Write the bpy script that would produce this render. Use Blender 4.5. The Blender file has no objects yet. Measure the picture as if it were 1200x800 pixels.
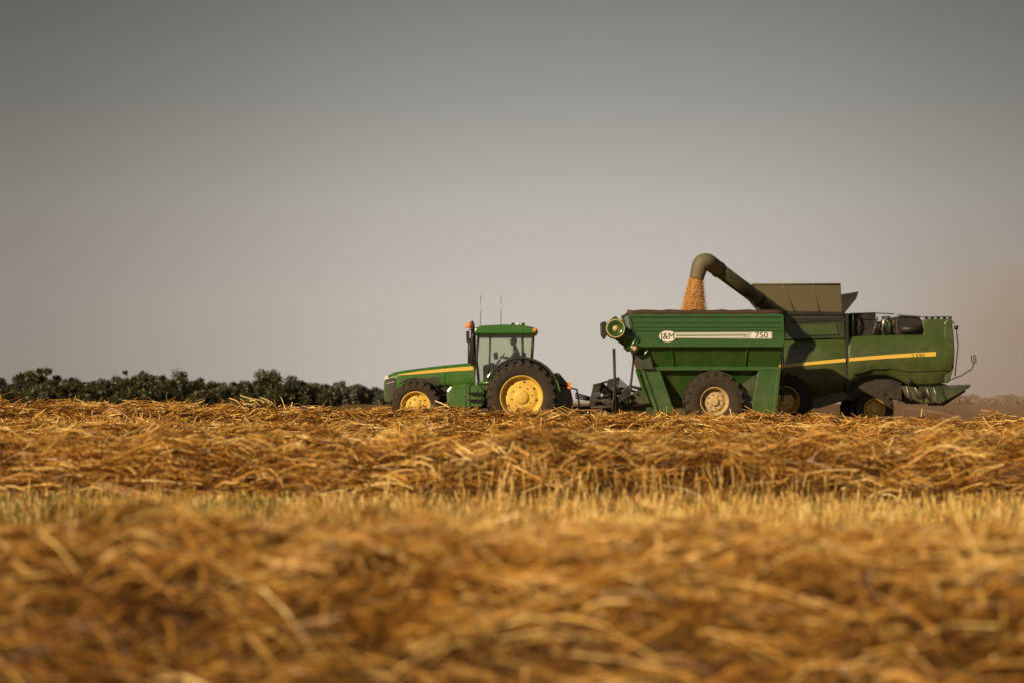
import bpy, bmesh, math, random
import numpy as np
from mathutils import Vector, Matrix
random.seed(7); rng=np.random.default_rng(11)
scene=bpy.context.scene
F=2280.0; CH=0.9
def W(px,py,Y): # side-elevation drawing units -> metres at depth Y
    return ((px-600)*Y/F, CH+(471-py)*Y/F)
# ------------------------------------------------------------------ materials
def mat_new(name):
    m=bpy.data.materials.new(name); m.use_nodes=True
    nt=m.node_tree; b=nt.nodes['Principled BSDF']; return m,nt,b
def paint(name,col,rough=0.35,dust=0.35,dustcol=(0.30,0.22,0.12),coat=0.3,metal=0.0,scale=2.5):
    m,nt,b=mat_new(name); N=nt.nodes; L=nt.links
    geo=N.new('ShaderNodeNewGeometry'); n=N.new('ShaderNodeTexNoise'); n.inputs['Scale'].default_value=scale
    n.inputs['Detail'].default_value=8; n.inputs['Roughness'].default_value=.65
    L.new(geo.outputs['Position'],n.inputs['Vector'])
    sep=N.new('ShaderNodeSeparateXYZ'); L.new(geo.outputs['Position'],sep.inputs[0])
    mr=N.new('ShaderNodeMapRange'); mr.inputs[1].default_value=0.0; mr.inputs[2].default_value=3.0
    mr.inputs[3].default_value=1.0; mr.inputs[4].default_value=0.25; L.new(sep.outputs['Z'],mr.inputs[0])
    r=N.new('ShaderNodeMapRange'); r.inputs[1].default_value=.35; r.inputs[2].default_value=.7; r.inputs[3].default_value=.15; r.inputs[4].default_value=1.0
    L.new(n.outputs['Fac'],r.inputs[0])
    mu=N.new('ShaderNodeMath'); mu.operation='MULTIPLY'; L.new(mr.outputs[0],mu.inputs[0]); L.new(r.outputs[0],mu.inputs[1])
    mu2=N.new('ShaderNodeMath'); mu2.operation='MULTIPLY'; mu2.inputs[1].default_value=dust; L.new(mu.outputs[0],mu2.inputs[0])
    mx=N.new('ShaderNodeMixRGB'); mx.inputs[1].default_value=(*col,1); mx.inputs[2].default_value=(*dustcol,1)
    L.new(mu2.outputs[0],mx.inputs[0]); L.new(mx.outputs[0],b.inputs['Base Color'])
    ro=N.new('ShaderNodeMath'); ro.operation='ADD'; ro.inputs[1].default_value=rough; L.new(mu2.outputs[0],ro.inputs[0]); L.new(ro.outputs[0],b.inputs['Roughness'])
    b.inputs['Metallic'].default_value=metal; b.inputs['Coat Weight'].default_value=coat; b.inputs['Coat Roughness'].default_value=.12
    return m
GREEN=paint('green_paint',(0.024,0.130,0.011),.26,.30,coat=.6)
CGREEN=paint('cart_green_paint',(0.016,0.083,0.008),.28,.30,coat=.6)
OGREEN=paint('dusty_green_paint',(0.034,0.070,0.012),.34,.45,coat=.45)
DGREEN=paint('dark_green_paint',(0.012,0.034,0.009),.45,.4)
AUG=paint('auger_green_paint',(0.034,0.045,0.022),.45,.6,(.24,.19,.11))
YELLOW=paint('yellow_paint',(0.78,0.52,0.07),.4,.5)
TAN=paint('tan_rim_paint',(0.58,0.42,0.20),.5,.6)
TYRE=paint('tyre_rubber',(0.015,0.013,0.011),.75,.5,(0.15,0.10,0.055),0,0,5)
BLACK=paint('black_plastic',(0.012,0.012,0.012),.5,.3,(0.2,0.14,0.08),0)
STEEL=paint('steel',(0.35,0.34,0.32),.35,.3,(0.2,0.14,0.08),0,.8)
OLIVE=paint('olive_tank_panel',(0.13,0.115,0.07),.6,.5,(0.28,0.21,0.13),0)
TARP=paint('tarp_vinyl',(0.045,0.020,0.013),.6,.4,(0.2,0.12,0.06),0)
WHITE=paint('white_decal',(0.75,0.74,0.68),.45,.15)
SILVER=paint('silver_decal',(0.42,0.46,0.40),.45,.15)
ORANGE=paint('amber_lens',(0.9,0.25,0.02),.3,.05)
SKIN=paint('skin',(0.45,0.26,0.17),.55,.0)
CLOTH=paint('shirt_cloth',(0.03,0.035,0.05),.9,.0,coat=0)
CAPM=paint('cap_cloth',(0.05,0.10,0.04),.9,.0,coat=0)
GRAIN=paint('grain_wheat',(0.56,0.28,0.085),.9,.6,(0.80,0.52,0.24),0,0,9)
def glass():
    m=bpy.data.materials.new('cab_glass'); m.use_nodes=True; nt=m.node_tree; nt.nodes.clear()
    o=nt.nodes.new('ShaderNodeOutputMaterial'); t=nt.nodes.new('ShaderNodeBsdfTransparent'); t.inputs[0].default_value=(.80,.86,.72,1)
    g=nt.nodes.new('ShaderNodeBsdfGlossy'); g.inputs['Roughness'].default_value=.08; g.inputs['Color'].default_value=(.8,.85,.8,1)
    mx=nt.nodes.new('ShaderNodeMixShader'); mx.inputs[0].default_value=.09
    nt.links.new(t.outputs[0],mx.inputs[1]); nt.links.new(g.outputs[0],mx.inputs[2]); nt.links.new(mx.outputs[0],o.inputs[0]); return m
GLASS=glass()
# ------------------------------------------------------------------ mesh helpers
def empty(name,loc=(0,0,0)):
    e=bpy.data.objects.new(name,None); scene.collection.objects.link(e); e.empty_display_size=.3; return e
def mk(name,verts,faces,mat,parent=None,bevel=0,smooth=False,seg=2,recalc=True):
    me=bpy.data.meshes.new(name); me.from_pydata([tuple(v) for v in verts],[],faces)
    if recalc:
        bm=bmesh.new(); bm.from_mesh(me); bmesh.ops.recalc_face_normals(bm,faces=bm.faces); bm.to_mesh(me); bm.free()
    me.materials.append(mat)
    if smooth: me.polygons.foreach_set('use_smooth',[True]*len(me.polygons))
    o=bpy.data.objects.new(name,me); scene.collection.objects.link(o)
    if parent: o.parent=parent
    if bevel>0:
        b=o.modifiers.new('Bevel','BEVEL'); b.width=bevel; b.segments=seg; b.limit_method='ANGLE'; b.angle_limit=math.radians(30)
    return o
def prism(name,pts,y0,y1,mat,parent,bevel=.015,Y=None):
    if Y is None: Y=y0
    P=[W(a,b,Y) for a,b in pts]; n=len(P)
    v=[(x,y0,z) for x,z in P]+[(x,y1,z) for x,z in P]
    f=[tuple(range(n)),tuple(range(2*n-1,n-1,-1))]+[(i,(i+1)%n,n+(i+1)%n,n+i) for i in range(n)]
    return mk(name,v,f,mat,parent,bevel)
def box(name,x0,x1,y0,y1,z0,z1,mat,parent,bevel=.01):
    v=[(x,y,z) for x in(x0,x1) for y in(y0,y1) for z in(z0,z1)]
    f=[(0,1,3,2),(4,6,7,5),(0,4,5,1),(2,3,7,6),(0,2,6,4),(1,5,7,3)]
    return mk(name,v,f,mat,parent,bevel)
def tube(name,pts,r,mat,parent,seg=12,smooth=True):
    pts=[Vector(p) for p in pts]; n=len(pts)
    if not hasattr(r,'__len__'): r=[r]*n
    V=[];Fc=[]; up=None
    for i,p in enumerate(pts):
        d=(pts[min(i+1,n-1)]-pts[max(i-1,0)]).normalized()
        if up is None:
            up=Vector((0,0,1)) if abs(d.z)<.9 else Vector((0,1,0))
        a=d.cross(up).normalized(); b=a.cross(d).normalized(); up=b
        for k in range(seg):
            t=2*math.pi*k/seg; V.append(p+a*math.cos(t)*r[i]+b*math.sin(t)*r[i])
    for i in range(n-1):
        for k in range(seg):
            Fc.append((i*seg+k,i*seg+(k+1)%seg,(i+1)*seg+(k+1)%seg,(i+1)*seg+k))
    Fc.append(tuple(range(seg))); Fc.append(tuple(range(n*seg-1,(n-1)*seg-1,-1)))
    o=mk(name,V,Fc,mat,parent,0,smooth)
    return o
def spline(pts,rs,k=5):
    P=[np.array(p) for p in pts]; P=[2*P[0]-P[1]]+P+[2*P[-1]-P[-2]]; R=[rs[0]]+list(rs)+[rs[-1]]; o=[];ro=[]
    for i in range(1,len(P)-2):
        for j in range(k):
            t=j/k; a=lambda A:.5*((2*A[i])+(-A[i-1]+A[i+1])*t+(2*A[i-1]-5*A[i]+4*A[i+1]-A[i+2])*t*t+(-A[i-1]+3*A[i]-3*A[i+1]+A[i+2])*t**3)
            o.append(tuple(a(P))); ro.append(float(a(R)))
    o.append(tuple(P[-2])); ro.append(R[-2]); return o,ro
def T3(px,py,Y): x,z=W(px,py,Y); return (x,Y,z)
def lathe(name,prof,c,mat,parent,seg=56,smooth=True):
    V=[];Fc=[];n=len(prof)
    for k in range(seg):
        t=2*math.pi*k/seg
        for r,y in prof: V.append((c[0]+r*math.cos(t),c[1]+y,c[2]+r*math.sin(t)))
    for k in range(seg):
        k2=(k+1)%seg
        for i in range(n-1): Fc.append((k*n+i,k*n+i+1,k2*n+i+1,k2*n+i))
    o=mk(name,V,Fc,mat,parent,0,smooth)
    return o
def wheel(name,c,R,rr,Wd,rimmat,parent,nl=22,dish=.1):
    e=empty(name); e.parent=parent
    h=Wd/2
    prof=[(rr,-h*.84),(rr+.03,-h*.95),(rr+(R-rr)*.45,-h*1.0),(R-.09,-h*.93),(R-.055,-h*.82),(R-.045,-h*.4),(R-.045,h*.4),(R-.055,h*.82),(R-.09,h*.93),(rr+(R-rr)*.45,h),(rr+.03,h*.95),(rr,h*.84)]
    lathe('tyre',prof,c,TYRE,e)
    V=[];Fc=[]
    for side in(-1,1):
        for i in range(nl):
            t0=2*math.pi*(i+(.5 if side>0 else 0))/nl
            sk=.55*math.pi*2/nl*1.2
            st=[(0.02*side,R-.05,R,t0+sk),(side*h*.5,R-.05,R,t0+sk*.45),(side*h*.9,R-.07,R-.012,t0),(side*h*1.03,R-.15,R-.06,t0-.0)]
            b=len(V); wv=.036/R
            for (y,r0,r1,t) in st:
                for (r,dt) in((r0,-wv*1.3),(r0,wv*1.3),(r1,wv),(r1,-wv)):
                    V.append((c[0]+r*math.cos(t+dt),c[1]+y,c[2]+r*math.sin(t+dt)))
            for s in range(len(st)-1):
                for k in range(4): Fc.append((b+s*4+k,b+s*4+(k+1)%4,b+s*4+4+(k+1)%4,b+s*4+4+k))
            Fc.append((b,b+1,b+2,b+3)); q=b+4*(len(st)-1); Fc.append((q+3,q+2,q+1,q))
    mk('lugs',V,Fc,TYRE,e)
    rp=[(rr+.012,-h*.86),(rr-.015,-h*.88),(rr-.03,-h*.8),(rr-.05,-h*.55),(rr-.08,-h*.25),(rr*.80,-h*.2),(rr*.62,dish-h*.5),(rr*.42,dish-h*.5),(rr*.36,-h*.45),(rr*.30,-h*.62),(rr*.26,-h*.66),(0.001,-h*.66)]
    o=lathe('rim',rp,c,rimmat,e)
    s=o.modifiers.new('es','EDGE_SPLIT'); s.split_angle=math.radians(30)
    lathe('inner_rim',[(rr,h*.84),(rr-.04,h*.6),(rr-.06,-h*.1),(0.05,-h*.05)],c,BLACK,e)
    for i in range(8):
        t=2*math.pi*i/8+.2; x=c[0]+rr*.48*math.cos(t); z=c[2]+rr*.48*math.sin(t)
        tube('bolt',[(x,c[1]+dish-h*.5-.035,z),(x,c[1]+dish-h*.5+.02,z)],.022,STEEL,e,6,False)
        x=c[0]+rr*.71*math.cos(t+.39); z=c[2]+rr*.71*math.sin(t+.39)
        tube('rim_hole',[(x,c[1]-h*.36,z),(x,c[1]-h*.22,z)],.035*rr/.6,BLACK,e,8,False)
    return e
def loftx(name,st,yc,mat,parent,n=24,p=5.0,smooth=True):
    V=[];Fc=[]
    for x,z0,z1,hw in st:
        for k in range(n):
            t=2*math.pi*(k+.5)/n; c_,s_=math.cos(t),math.sin(t)
            a=abs(c_)**(2/p)*(1 if c_>0 else -1); b=abs(s_)**(2/p)*(1 if s_>0 else -1)
            V.append((x,yc+hw*a,(z0+z1)/2+(z1-z0)/2*b))
    m=len(st)
    for i in range(m-1):
        for k in range(n): Fc.append((i*n+k,i*n+(k+1)%n,(i+1)*n+(k+1)%n,(i+1)*n+k))
    Fc.append(tuple(range(n))); Fc.append(tuple(range(m*n-1,(m-1)*n-1,-1)))
    o=mk(name,V,Fc,mat,parent,0,smooth)
    s=o.modifiers.new('es','EDGE_SPLIT'); s.split_angle=math.radians(40); return o
def hull(name,cols,yoff,yn,yf,mat,parent,bevel=.02):
    L=len(yoff); V=[];Fc=[]
    for px,lv in cols:
        for i in range(L): x,z=W(px,lv[i],yn); V.append((x,yn+yoff[i],z))
        for i in range(L-1,-1,-1): x,z=W(px,lv[i],yn); V.append((x,yf-yoff[i],z))
    n=2*L; m=len(cols)
    for i in range(m-1):
        for k in range(n): Fc.append((i*n+k,i*n+(k+1)%n,(i+1)*n+(k+1)%n,(i+1)*n+k))
    Fc.append(tuple(range(n))); Fc.append(tuple(range(m*n-1,(m-1)*n-1,-1)))
    o=mk(name,V,Fc,mat,parent,bevel,True)
    s=o.modifiers.new('es','EDGE_SPLIT'); s.split_angle=math.radians(35); return o
def text(name,s,px,py,Y,size,mat,parent,sx=1.0):
    c=bpy.data.curves.new(name,'FONT'); c.body=s; c.size=size; c.extrude=.003; c.align_x='CENTER'; c.align_y='CENTER'
    o=bpy.data.objects.new(name,c); scene.collection.objects.link(o); o.parent=parent
    c.materials.append(mat); o.location=T3(px,py,Y); o.rotation_euler=(math.pi/2,0,0); o.scale=(sx,1,1); return o
# ------------------------------------------------------------------ terrain
ph=rng.uniform(0,6.28,(6,8))
def fnoise(x,y,s,i):
    a=0
    for k in range(8):
        ang=k*2.399+i; f=(0.6+.23*k)/s
        a=a+np.sin((x*math.cos(ang)+y*math.sin(ang))*f*6.28+ph[i,k])
    return a/4.0
SW=[(6.9,1.45,.325),(16.4,1.15,.42),(26.6,1.0,.30),(36.2,1.3,.33)]
def base(x,y):
    a=np.clip(.255-.0195*x,-.15,.75)
    g=np.exp(-((y-36)/np.where(y<36,11.5,9.0))**2)
    return a*g + .015*fnoise(x,y,3.0,0)*np.clip((60-y)/20,0,1)
def swh(x,y,s):
    yc,hw,H=s
    w=yc+.18*np.sin(x*.9+yc)+.1*np.sin(x*2.3+yc*3)
    p=np.clip(1-((y-w)/hw)**2,0,1)**.8
    k=.10 if yc<10 else .17
    return H*p*(1+k*fnoise(x,y*.7,1.7,1)+.22*fnoise(x,y,.55,2))
def terr(x,y):
    z=base(x,y)
    for s in SW: z=z+swh(x,y,s)
    return z
def axis(parts):
    out=[]
    for a,b,n in parts: out+=list(np.linspace(a,b,n,endpoint=False))
    return np.array(out+[parts[-1][1]])
xs=axis([(-4000,-400,12),(-400,-40,18),(-40,-18,30),(-18,18,280),(18,40,30),(40,400,18),(400,4000,12)])
ys=axis([(-60,3,20),(3,40,440),(40,70,60),(70,200,30),(200,1000,20),(1000,6000,12)])
X,Yg=np.meshgrid(xs,ys,indexing='ij'); Z=terr(X,Yg)
nx,ny=X.shape
V=np.stack([X,Yg,Z],-1).reshape(-1,3)
idx=np.arange(nx*ny).reshape(nx,ny)
Fq=np.stack([idx[:-1,:-1],idx[1:,:-1],idx[1:,1:],idx[:-1,1:]],-1).reshape(-1,4)
def npmesh(name,V,Fq,mats,parent=None,smooth=False,tone=None,midx=None):
    me=bpy.data.meshes.new(name); me.vertices.add(len(V)); me.vertices.foreach_set('co',V.astype(np.float32).ravel())
    k=Fq.shape[1]; me.loops.add(Fq.size); me.polygons.add(len(Fq))
    me.loops.foreach_set('vertex_index',Fq.astype(np.int32).ravel())
    me.polygons.foreach_set('loop_start',np.arange(0,Fq.size,k,dtype=np.int32))
    try: me.polygons.foreach_set('loop_total',np.full(len(Fq),k,dtype=np.int32))
    except Exception: pass
    if smooth: me.polygons.foreach_set('use_smooth',np.ones(len(Fq),dtype=bool))
    for m in mats: me.materials.append(m)
    if midx is not None: me.polygons.foreach_set('material_index',midx.astype(np.int32))
    if tone is not None:
        a=me.attributes.new('tone','FLOAT','POINT'); a.data.foreach_set('value',tone.astype(np.float32))
    me.update(); me.validate()
    o=bpy.data.objects.new(name,me); scene.collection.objects.link(o)
    if parent: o.parent=parent
    return o
def ramp(N,cols):
    r=N.new('ShaderNodeValToRGB'); e=r.color_ramp.elements
    while len(e)<len(cols): e.new(.5)
    for i,(p,c) in enumerate(cols): e[i].position=p; e[i].color=(*c,1)
    return r
gm,nt,b=mat_new('field_soil_and_straw'); N=nt.nodes;L=nt.links
geo=N.new('ShaderNodeNewGeometry'); mp=N.new('ShaderNodeMapping'); mp.inputs['Scale'].default_value=(1,4,1); L.new(geo.outputs['Position'],mp.inputs[0])
n1=N.new('ShaderNodeTexNoise'); n1.inputs['Scale'].default_value=7; n1.inputs['Detail'].default_value=10; n1.inputs['Roughness'].default_value=.75; L.new(mp.outputs[0],n1.inputs['Vector'])
r1=ramp(N,[(.3,(.04,.018,.006)),(.5,(.15,.07,.017)),(.7,(.36,.20,.055))]); L.new(n1.outputs['Fac'],r1.inputs[0])
L.new(r1.outputs[0],b.inputs['Base Color']); b.inputs['Roughness'].default_value=.95
bp=N.new('ShaderNodeBump'); bp.inputs['Distance'].default_value=.04; bp.inputs['Strength'].default_value=.8; L.new(n1.outputs['Fac'],bp.inputs['Height']); L.new(bp.outputs[0],b.inputs['Normal'])
npmesh('ground',V,Fq,[gm],smooth=True)
def straw_mat(name,cols,trans=.25):
    m,nt,b=mat_new(name); N=nt.nodes;L=nt.links
    a=N.new('ShaderNodeAttribute'); a.attribute_name='tone'
    r=ramp(N,cols); L.new(a.outputs['Fac'],r.inputs[0]); L.new(r.outputs[0],b.inputs['Base Color'])
    b.inputs['Roughness'].default_value=.45
    o=[n for n in N if n.type=='OUTPUT_MATERIAL'][0]
    if trans>0:
        tr=N.new('ShaderNodeBsdfTranslucent'); L.new(r.outputs[0],tr.inputs[0])
        mx=N.new('ShaderNodeMixShader'); mx.inputs[0].default_value=trans
        L.new(b.outputs[0],mx.inputs[1]); L.new(tr.outputs[0],mx.inputs[2]); L.new(mx.outputs[0],o.inputs[0])
    return m
STRAW=straw_mat('straw',[(0,(.07,.024,.005)),(.32,(.34,.145,.020)),(.62,(.70,.37,.065)),(1,(.97,.72,.29))],.12)
STUB=straw_mat('stubble_stalk',[(0,(.34,.18,.035)),(.5,(.72,.47,.13)),(1,(.95,.75,.34))],.2)
WEED=straw_mat('weed_leaf',[(0,(.05,.08,.015)),(1,(.16,.19,.04))])
def ribbons(name,P,D,Ln,Wd,bend,tone,mat,nseg):
    n=len(P); D=D/np.linalg.norm(D,axis=1,keepdims=True)
    R=rng.normal(size=(n,3)); S=np.cross(D,R); S/=np.linalg.norm(S,axis=1,keepdims=True)+1e-9
    ts=np.linspace(-.5,.5,nseg+1); V=np.zeros((n,nseg+1,2,3)); 
    for i,t in enumerate(ts):
        c=P+D*(Ln*t)[:,None]+bend*((t*t*4)*Ln)[:,None]
        V[:,i,0]=c-S*(Wd/2)[:,None]; V[:,i,1]=c+S*(Wd/2)[:,None]
    m=(nseg+1)*2; b0=(np.arange(n)*m)[:,None]
    f=[np.concatenate([b0+2*i,b0+2*i+1,b0+2*i+3,b0+2*i+2],1) for i in range(nseg)]
    Fq=np.stack(f,1).reshape(-1,4)
    return npmesh(name,V.reshape(-1,3),Fq,[mat],tone=np.repeat(tone,m))
def swath(s,xr,ncl,per,length,width,nseg,lf=.03):
    yc,hw,H=s
    cx=rng.uniform(-xr,xr,ncl); cy=yc+np.clip(rng.normal(0,.5,ncl),-.92,.92)*hw
    same=rng.random(ncl)<.62
    ang=np.where(same,rng.normal(.12,.45,ncl),rng.uniform(0,6.28,ncl)); pit=rng.normal(.02,.25,ncl)
    ct=np.clip(rng.normal(.48,.27,ncl),0,1); lift=rng.exponential(lf,ncl)
    n=ncl*per; I=np.repeat(np.arange(ncl),per)
    x=cx[I]+rng.normal(0,.15,n); y=cy[I]+rng.normal(0,.08,n)
    dz=rng.uniform(-.04,.05,n)
    z=terr(x,y)+lift[I]+dz
    a=ang[I]+rng.normal(0,.30,n); p=pit[I]+rng.normal(0,.2,n)
    fly=rng.random(n)<.06; p=np.where(fly,p+rng.normal(0,.6,n),p)
    D=np.stack([np.cos(a)*np.cos(p),np.sin(a)*np.cos(p),np.sin(p)],1)
    bend=np.stack([rng.normal(0,.07,n),rng.normal(0,.09,n),-np.abs(rng.normal(.10,.09,n))],1)
    Ln=length*rng.uniform(.4,1.25,n); Wd=width*rng.uniform(.5,1.4,n)
    # shade put into the tone: buried straws and the near foot darken
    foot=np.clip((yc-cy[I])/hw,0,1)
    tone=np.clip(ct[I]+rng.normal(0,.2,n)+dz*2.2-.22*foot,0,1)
    ribbons('straw_windrow',np.stack([x,y,z],1),D,Ln,Wd,bend,tone,STRAW,nseg)
swath(SW[0],5.5,2900,24,.38,.0060,3,.024)
swath(SW[1],9,3300,20,.40,.0080,3,.038)
swath(SW[2],13,2700,20,.42,.0105,2)
swath(SW[3],19,4200,20,.46,.0125,2)
def stub(n,x0,x1,y0,y1,w,name='stubble',mat=STUB,h=(.10,.24)):
    y=rng.uniform(y0,y1,n); y=np.round(y/.19)*.19+rng.normal(0,.025,n); x=rng.uniform(x0,x1,n)
    hh=rng.uniform(h[0],h[1],n); D=np.stack([rng.normal(0,.18,n),rng.normal(0,.18,n),np.ones(n)],1)
    z=terr(x,y)+hh*.45
    pt=.52+.14*fnoise(x,y,1.2,4)
    ribbons(name,np.stack([x,y,z],1),D,hh,w*rng.uniform(.6,1.4,n),np.zeros((n,3)),np.clip(pt+rng.normal(0,.2,n),0,1),mat,1)
stub(38000,-7,7,8.4,15.4,.0065)
stub(42000,-10,10,17.4,25.6,.009)
stub(36000,-14,14,27.6,35,.012)
stub(26000,-20,22,37.5,62,.014)
stub(3500,-6,6,10,15.3,.010,'weeds',WEED,(.05,.2))
stub(1800,-5,-1.5,12,15.3,.014,'weeds',WEED,(.1,.22))
def loose(n,xr,y0,y1,w):
    x=rng.uniform(-xr,xr,n);y=rng.uniform(y0,y1,n);z=terr(x,y)+rng.uniform(.02,.14,n);a=rng.uniform(0,6.28,n);p=rng.normal(0,.25,n)
    D=np.stack([np.cos(a),np.sin(a),p],1); ribbons('loose_straw',np.stack([x,y,z],1),D,rng.uniform(.15,.4,n),np.full(n,w),np.stack([0*x,0*x,-.05+0*x],1),np.clip(rng.normal(.55,.2,n),0,1),STRAW,2)
loose(5000,8,8.2,15.2,.006); loose(5000,11,17.5,25.5,.008); loose(6000,15,27.5,35,.011)
# ------------------------------------------------------------------ trees
def leaf_mat(name,c0,c1):
    return straw_mat(name,[(0,c0),(1,c1)],.15)
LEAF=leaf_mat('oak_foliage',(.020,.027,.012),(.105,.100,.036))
LEAFH=leaf_mat('far_foliage',(.085,.092,.078),(.15,.145,.11))  # lighter, greyer leaf colour stands in for distance haze
LEAFD=leaf_mat('hazed_foliage',(.24,.205,.175),(.32,.275,.235))  # haze painted into the leaf colour, paler than the far row
BARK=paint('bark',(.06,.045,.03),.9,.0,coat=0)
def trees(name,specs,mats,leaf=.32,dens=1.0):
    VV=[];FF=[];TT=[];MI=[];off=0
    for (x,y,H,R,g) in specs:
        nl=int(rng.integers(12,20))
        th=rng.uniform(0,6.28,nl); rr=np.sqrt(rng.random(nl))*R*.85; hz=rng.uniform(.08,1,nl)
        hz=hz*(.88-.35*(rr/R)**2)*H
        lr=R*rng.uniform(.18,.42,nl)*(1.15-.45*hz/H)
        n=int(95*nl*dens*(R/3)); li=rng.integers(0,nl,n)
        d=rng.normal(size=(n,3)); d/=np.linalg.norm(d,axis=1,keepdims=True); q=rng.uniform(.45,1.2,n)
        c=np.stack([x+rr[li]*np.cos(th[li]),y+rr[li]*np.sin(th[li]),g+hz[li]],1)+d*(lr[li]*q)[:,None]*np.array([1,1,.85])
        c[:,2]=np.maximum(c[:,2],g+.05)
        a=rng.normal(size=(n,3)); a/=np.linalg.norm(a,axis=1,keepdims=True); b=np.cross(a,rng.normal(size=(n,3))); b/=np.linalg.norm(b,axis=1,keepdims=True)
        s=(leaf*rng.uniform(.5,1.3,n))[:,None]
        V=np.stack([c-a*s,c-b*s*.6,c+a*s,c+b*s*.6],1).reshape(-1,3)
        tb=rng.uniform(-.12,.25)
        VV.append(V);FF.append(off+np.arange(4*n).reshape(-1,4)); TT.append(np.repeat(np.clip(.2+tb+.45*rng.random(nl)[li]+rng.normal(0,.18,n),0,1),4)); MI.append(np.zeros(n)); off+=4*n
        segs=[((x,y,g-.2),(x+.1,y,g+H*.62),.22,.07)]+[((x,y,g+H*.3),(x+rr[k]*np.cos(th[k]),y+rr[k]*np.sin(th[k]),g+hz[k]),.1,.03) for k in range(min(6,nl))]
        for (p0,p1,ra,rb) in segs:
            v=[]
            for (p,r_) in((p0,ra),(p1,rb)):
                for k in range(6): v.append((p[0]+r_*math.cos(k*1.047),p[1]+r_*math.sin(k*1.047),p[2]))
            VV.append(np.array(v)); FF.append(off+np.array([(k,(k+1)%6,6+(k+1)%6,6+k) for k in range(6)])); TT.append(np.zeros(12)); MI.append(np.ones(6)); off+=12
    return npmesh(name,np.concatenate(VV),np.concatenate(FF),mats,tone=np.concatenate(TT),midx=np.concatenate(MI))
outl=[(-300,432),(-150,429),(-60,437),(0,442),(22,438),(45,428),(62,433),(85,443),(115,444),(140,433),(165,431),(190,437),(205,431),(222,434),(240,443),(262,449),(285,448),(300,444),(345,448),(375,451),(400,454)]
sp=[]
for px in np.arange(-300,396,8):
    Y=rng.uniform(400,470); py=np.interp(px,[o[0] for o in outl],[o[1] for o in outl])+rng.uniform(-4,6)
    x,z=W(px,py,Y); R=rng.uniform(2.2,4.6); sp.append((x,Y,max(z,3)+.3,R,0))
    if rng.random()<.8:
        sp.append((x+rng.uniform(-1,1),Y-20,rng.uniform(2.0,4.2),rng.uniform(2.2,3.6),0))
trees('distant_tree_line',sp,[LEAF,BARK],.32)
x,z=W(320,428,330); trees('oak_tree',[(x,330,z,3.6,0)],[LEAF,BARK],.20,3.4)
x,z=W(354,445,330); trees('oak_tree',[(x,332,z,2.4,0)],[LEAF,BARK],.20,2.6)
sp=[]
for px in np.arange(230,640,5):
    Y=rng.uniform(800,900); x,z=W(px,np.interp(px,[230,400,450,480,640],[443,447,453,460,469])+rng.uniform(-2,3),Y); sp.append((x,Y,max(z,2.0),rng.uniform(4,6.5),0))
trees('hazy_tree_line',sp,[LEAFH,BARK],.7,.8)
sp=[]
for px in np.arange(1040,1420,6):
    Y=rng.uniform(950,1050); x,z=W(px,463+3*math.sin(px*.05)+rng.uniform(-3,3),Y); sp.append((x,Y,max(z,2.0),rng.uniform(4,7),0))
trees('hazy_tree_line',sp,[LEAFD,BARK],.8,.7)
hm=paint('hazy_hill',(.50,.44,.39),.95,.0,coat=0)  # pale base colour carries the distance haze
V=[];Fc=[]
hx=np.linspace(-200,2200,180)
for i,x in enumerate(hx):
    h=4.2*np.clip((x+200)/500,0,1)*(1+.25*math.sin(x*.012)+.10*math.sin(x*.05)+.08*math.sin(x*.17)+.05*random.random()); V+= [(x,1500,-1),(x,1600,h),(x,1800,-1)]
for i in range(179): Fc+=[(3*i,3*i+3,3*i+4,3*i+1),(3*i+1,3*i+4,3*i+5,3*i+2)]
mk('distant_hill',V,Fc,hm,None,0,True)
# ------------------------------------------------------------------ TRACTOR
tr=empty('farm_tractor'); yc=61.25; YN=60.0
st=[]
for px,pt,pb,hw in [(449.5,447,468,.30),(451,442,471,.36),(455,438.5,472.5,.40),(462,435.5,471,.43),(472,433.5,456,.45),(490,431,454,.46),(520,427.5,453,.48),(557,424,452,.50)]:
    x,zt=W(px,pt,60.8); _,zb=W(px,pb,60.8); st.append((x,zb,zt,hw))
loftx('hood',st,yc,GREEN,tr,28,5)
def hwat(px): return np.interp(px,[449.5,451,455,462,472,490,520,557],[.30,.36,.40,.43,.45,.46,.48,.50])
def strip(name,rows,mat,parent,off=.012):
    V=[];Fc=[]
    for px,pt,pb in rows:
        y=yc-hwat(px)-off
        x,z=W(px,pt,60.8);V.append((x,y,z)); x,z=W(px,pb,60.8);V.append((x,y,z))
    m=len(rows)
    for i in range(m-1): Fc.append((2*i,2*i+1,2*i+3,2*i+2))
    o=mk(name,V,Fc,mat,parent); s=o.modifiers.new('s','SOLIDIFY'); s.thickness=.012; s.offset=0; return o
strip('hood_stripe',[(466,438.3,439.2),(480,436,438.5),(500,433.5,437),(530,430.5,434.5),(555,428.5,433.2)],YELLOW,tr)
strip('grille_side',[(452,446,469),(456,443,470.5),(461,441.5,469.5),(464,443,466)],BLACK,tr,.006)
for i in range(6): strip('grille_slat',[(453,448.5+i*3.4,449.3+i*3.4),(462,446+i*3.7,446.9+i*3.7)],STEEL if i==0 else DGREEN,tr,.018)
strip('hood_vent',[(474,443,452),(500,441.5,451.5),(515,441,451)],DGREEN,tr,.004)
for i in range(5): strip('vent_slat',[(475,444+i*1.7,444.7+i*1.7),(513,442.3+i*1.8,443+i*1.8)],BLACK,tr,.012)
strip('hood_seam',[(521,429,452),(521.8,429,452)],BLACK,tr,.004)
prism('headlight',[(450.5,441),(455,439),(456,443),(451,445)],yc-.41,yc-.30,WHITE,tr,.01)
x0,z0=W(462,478,60.8); x1,z1=W(640,452,60.8)
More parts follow.
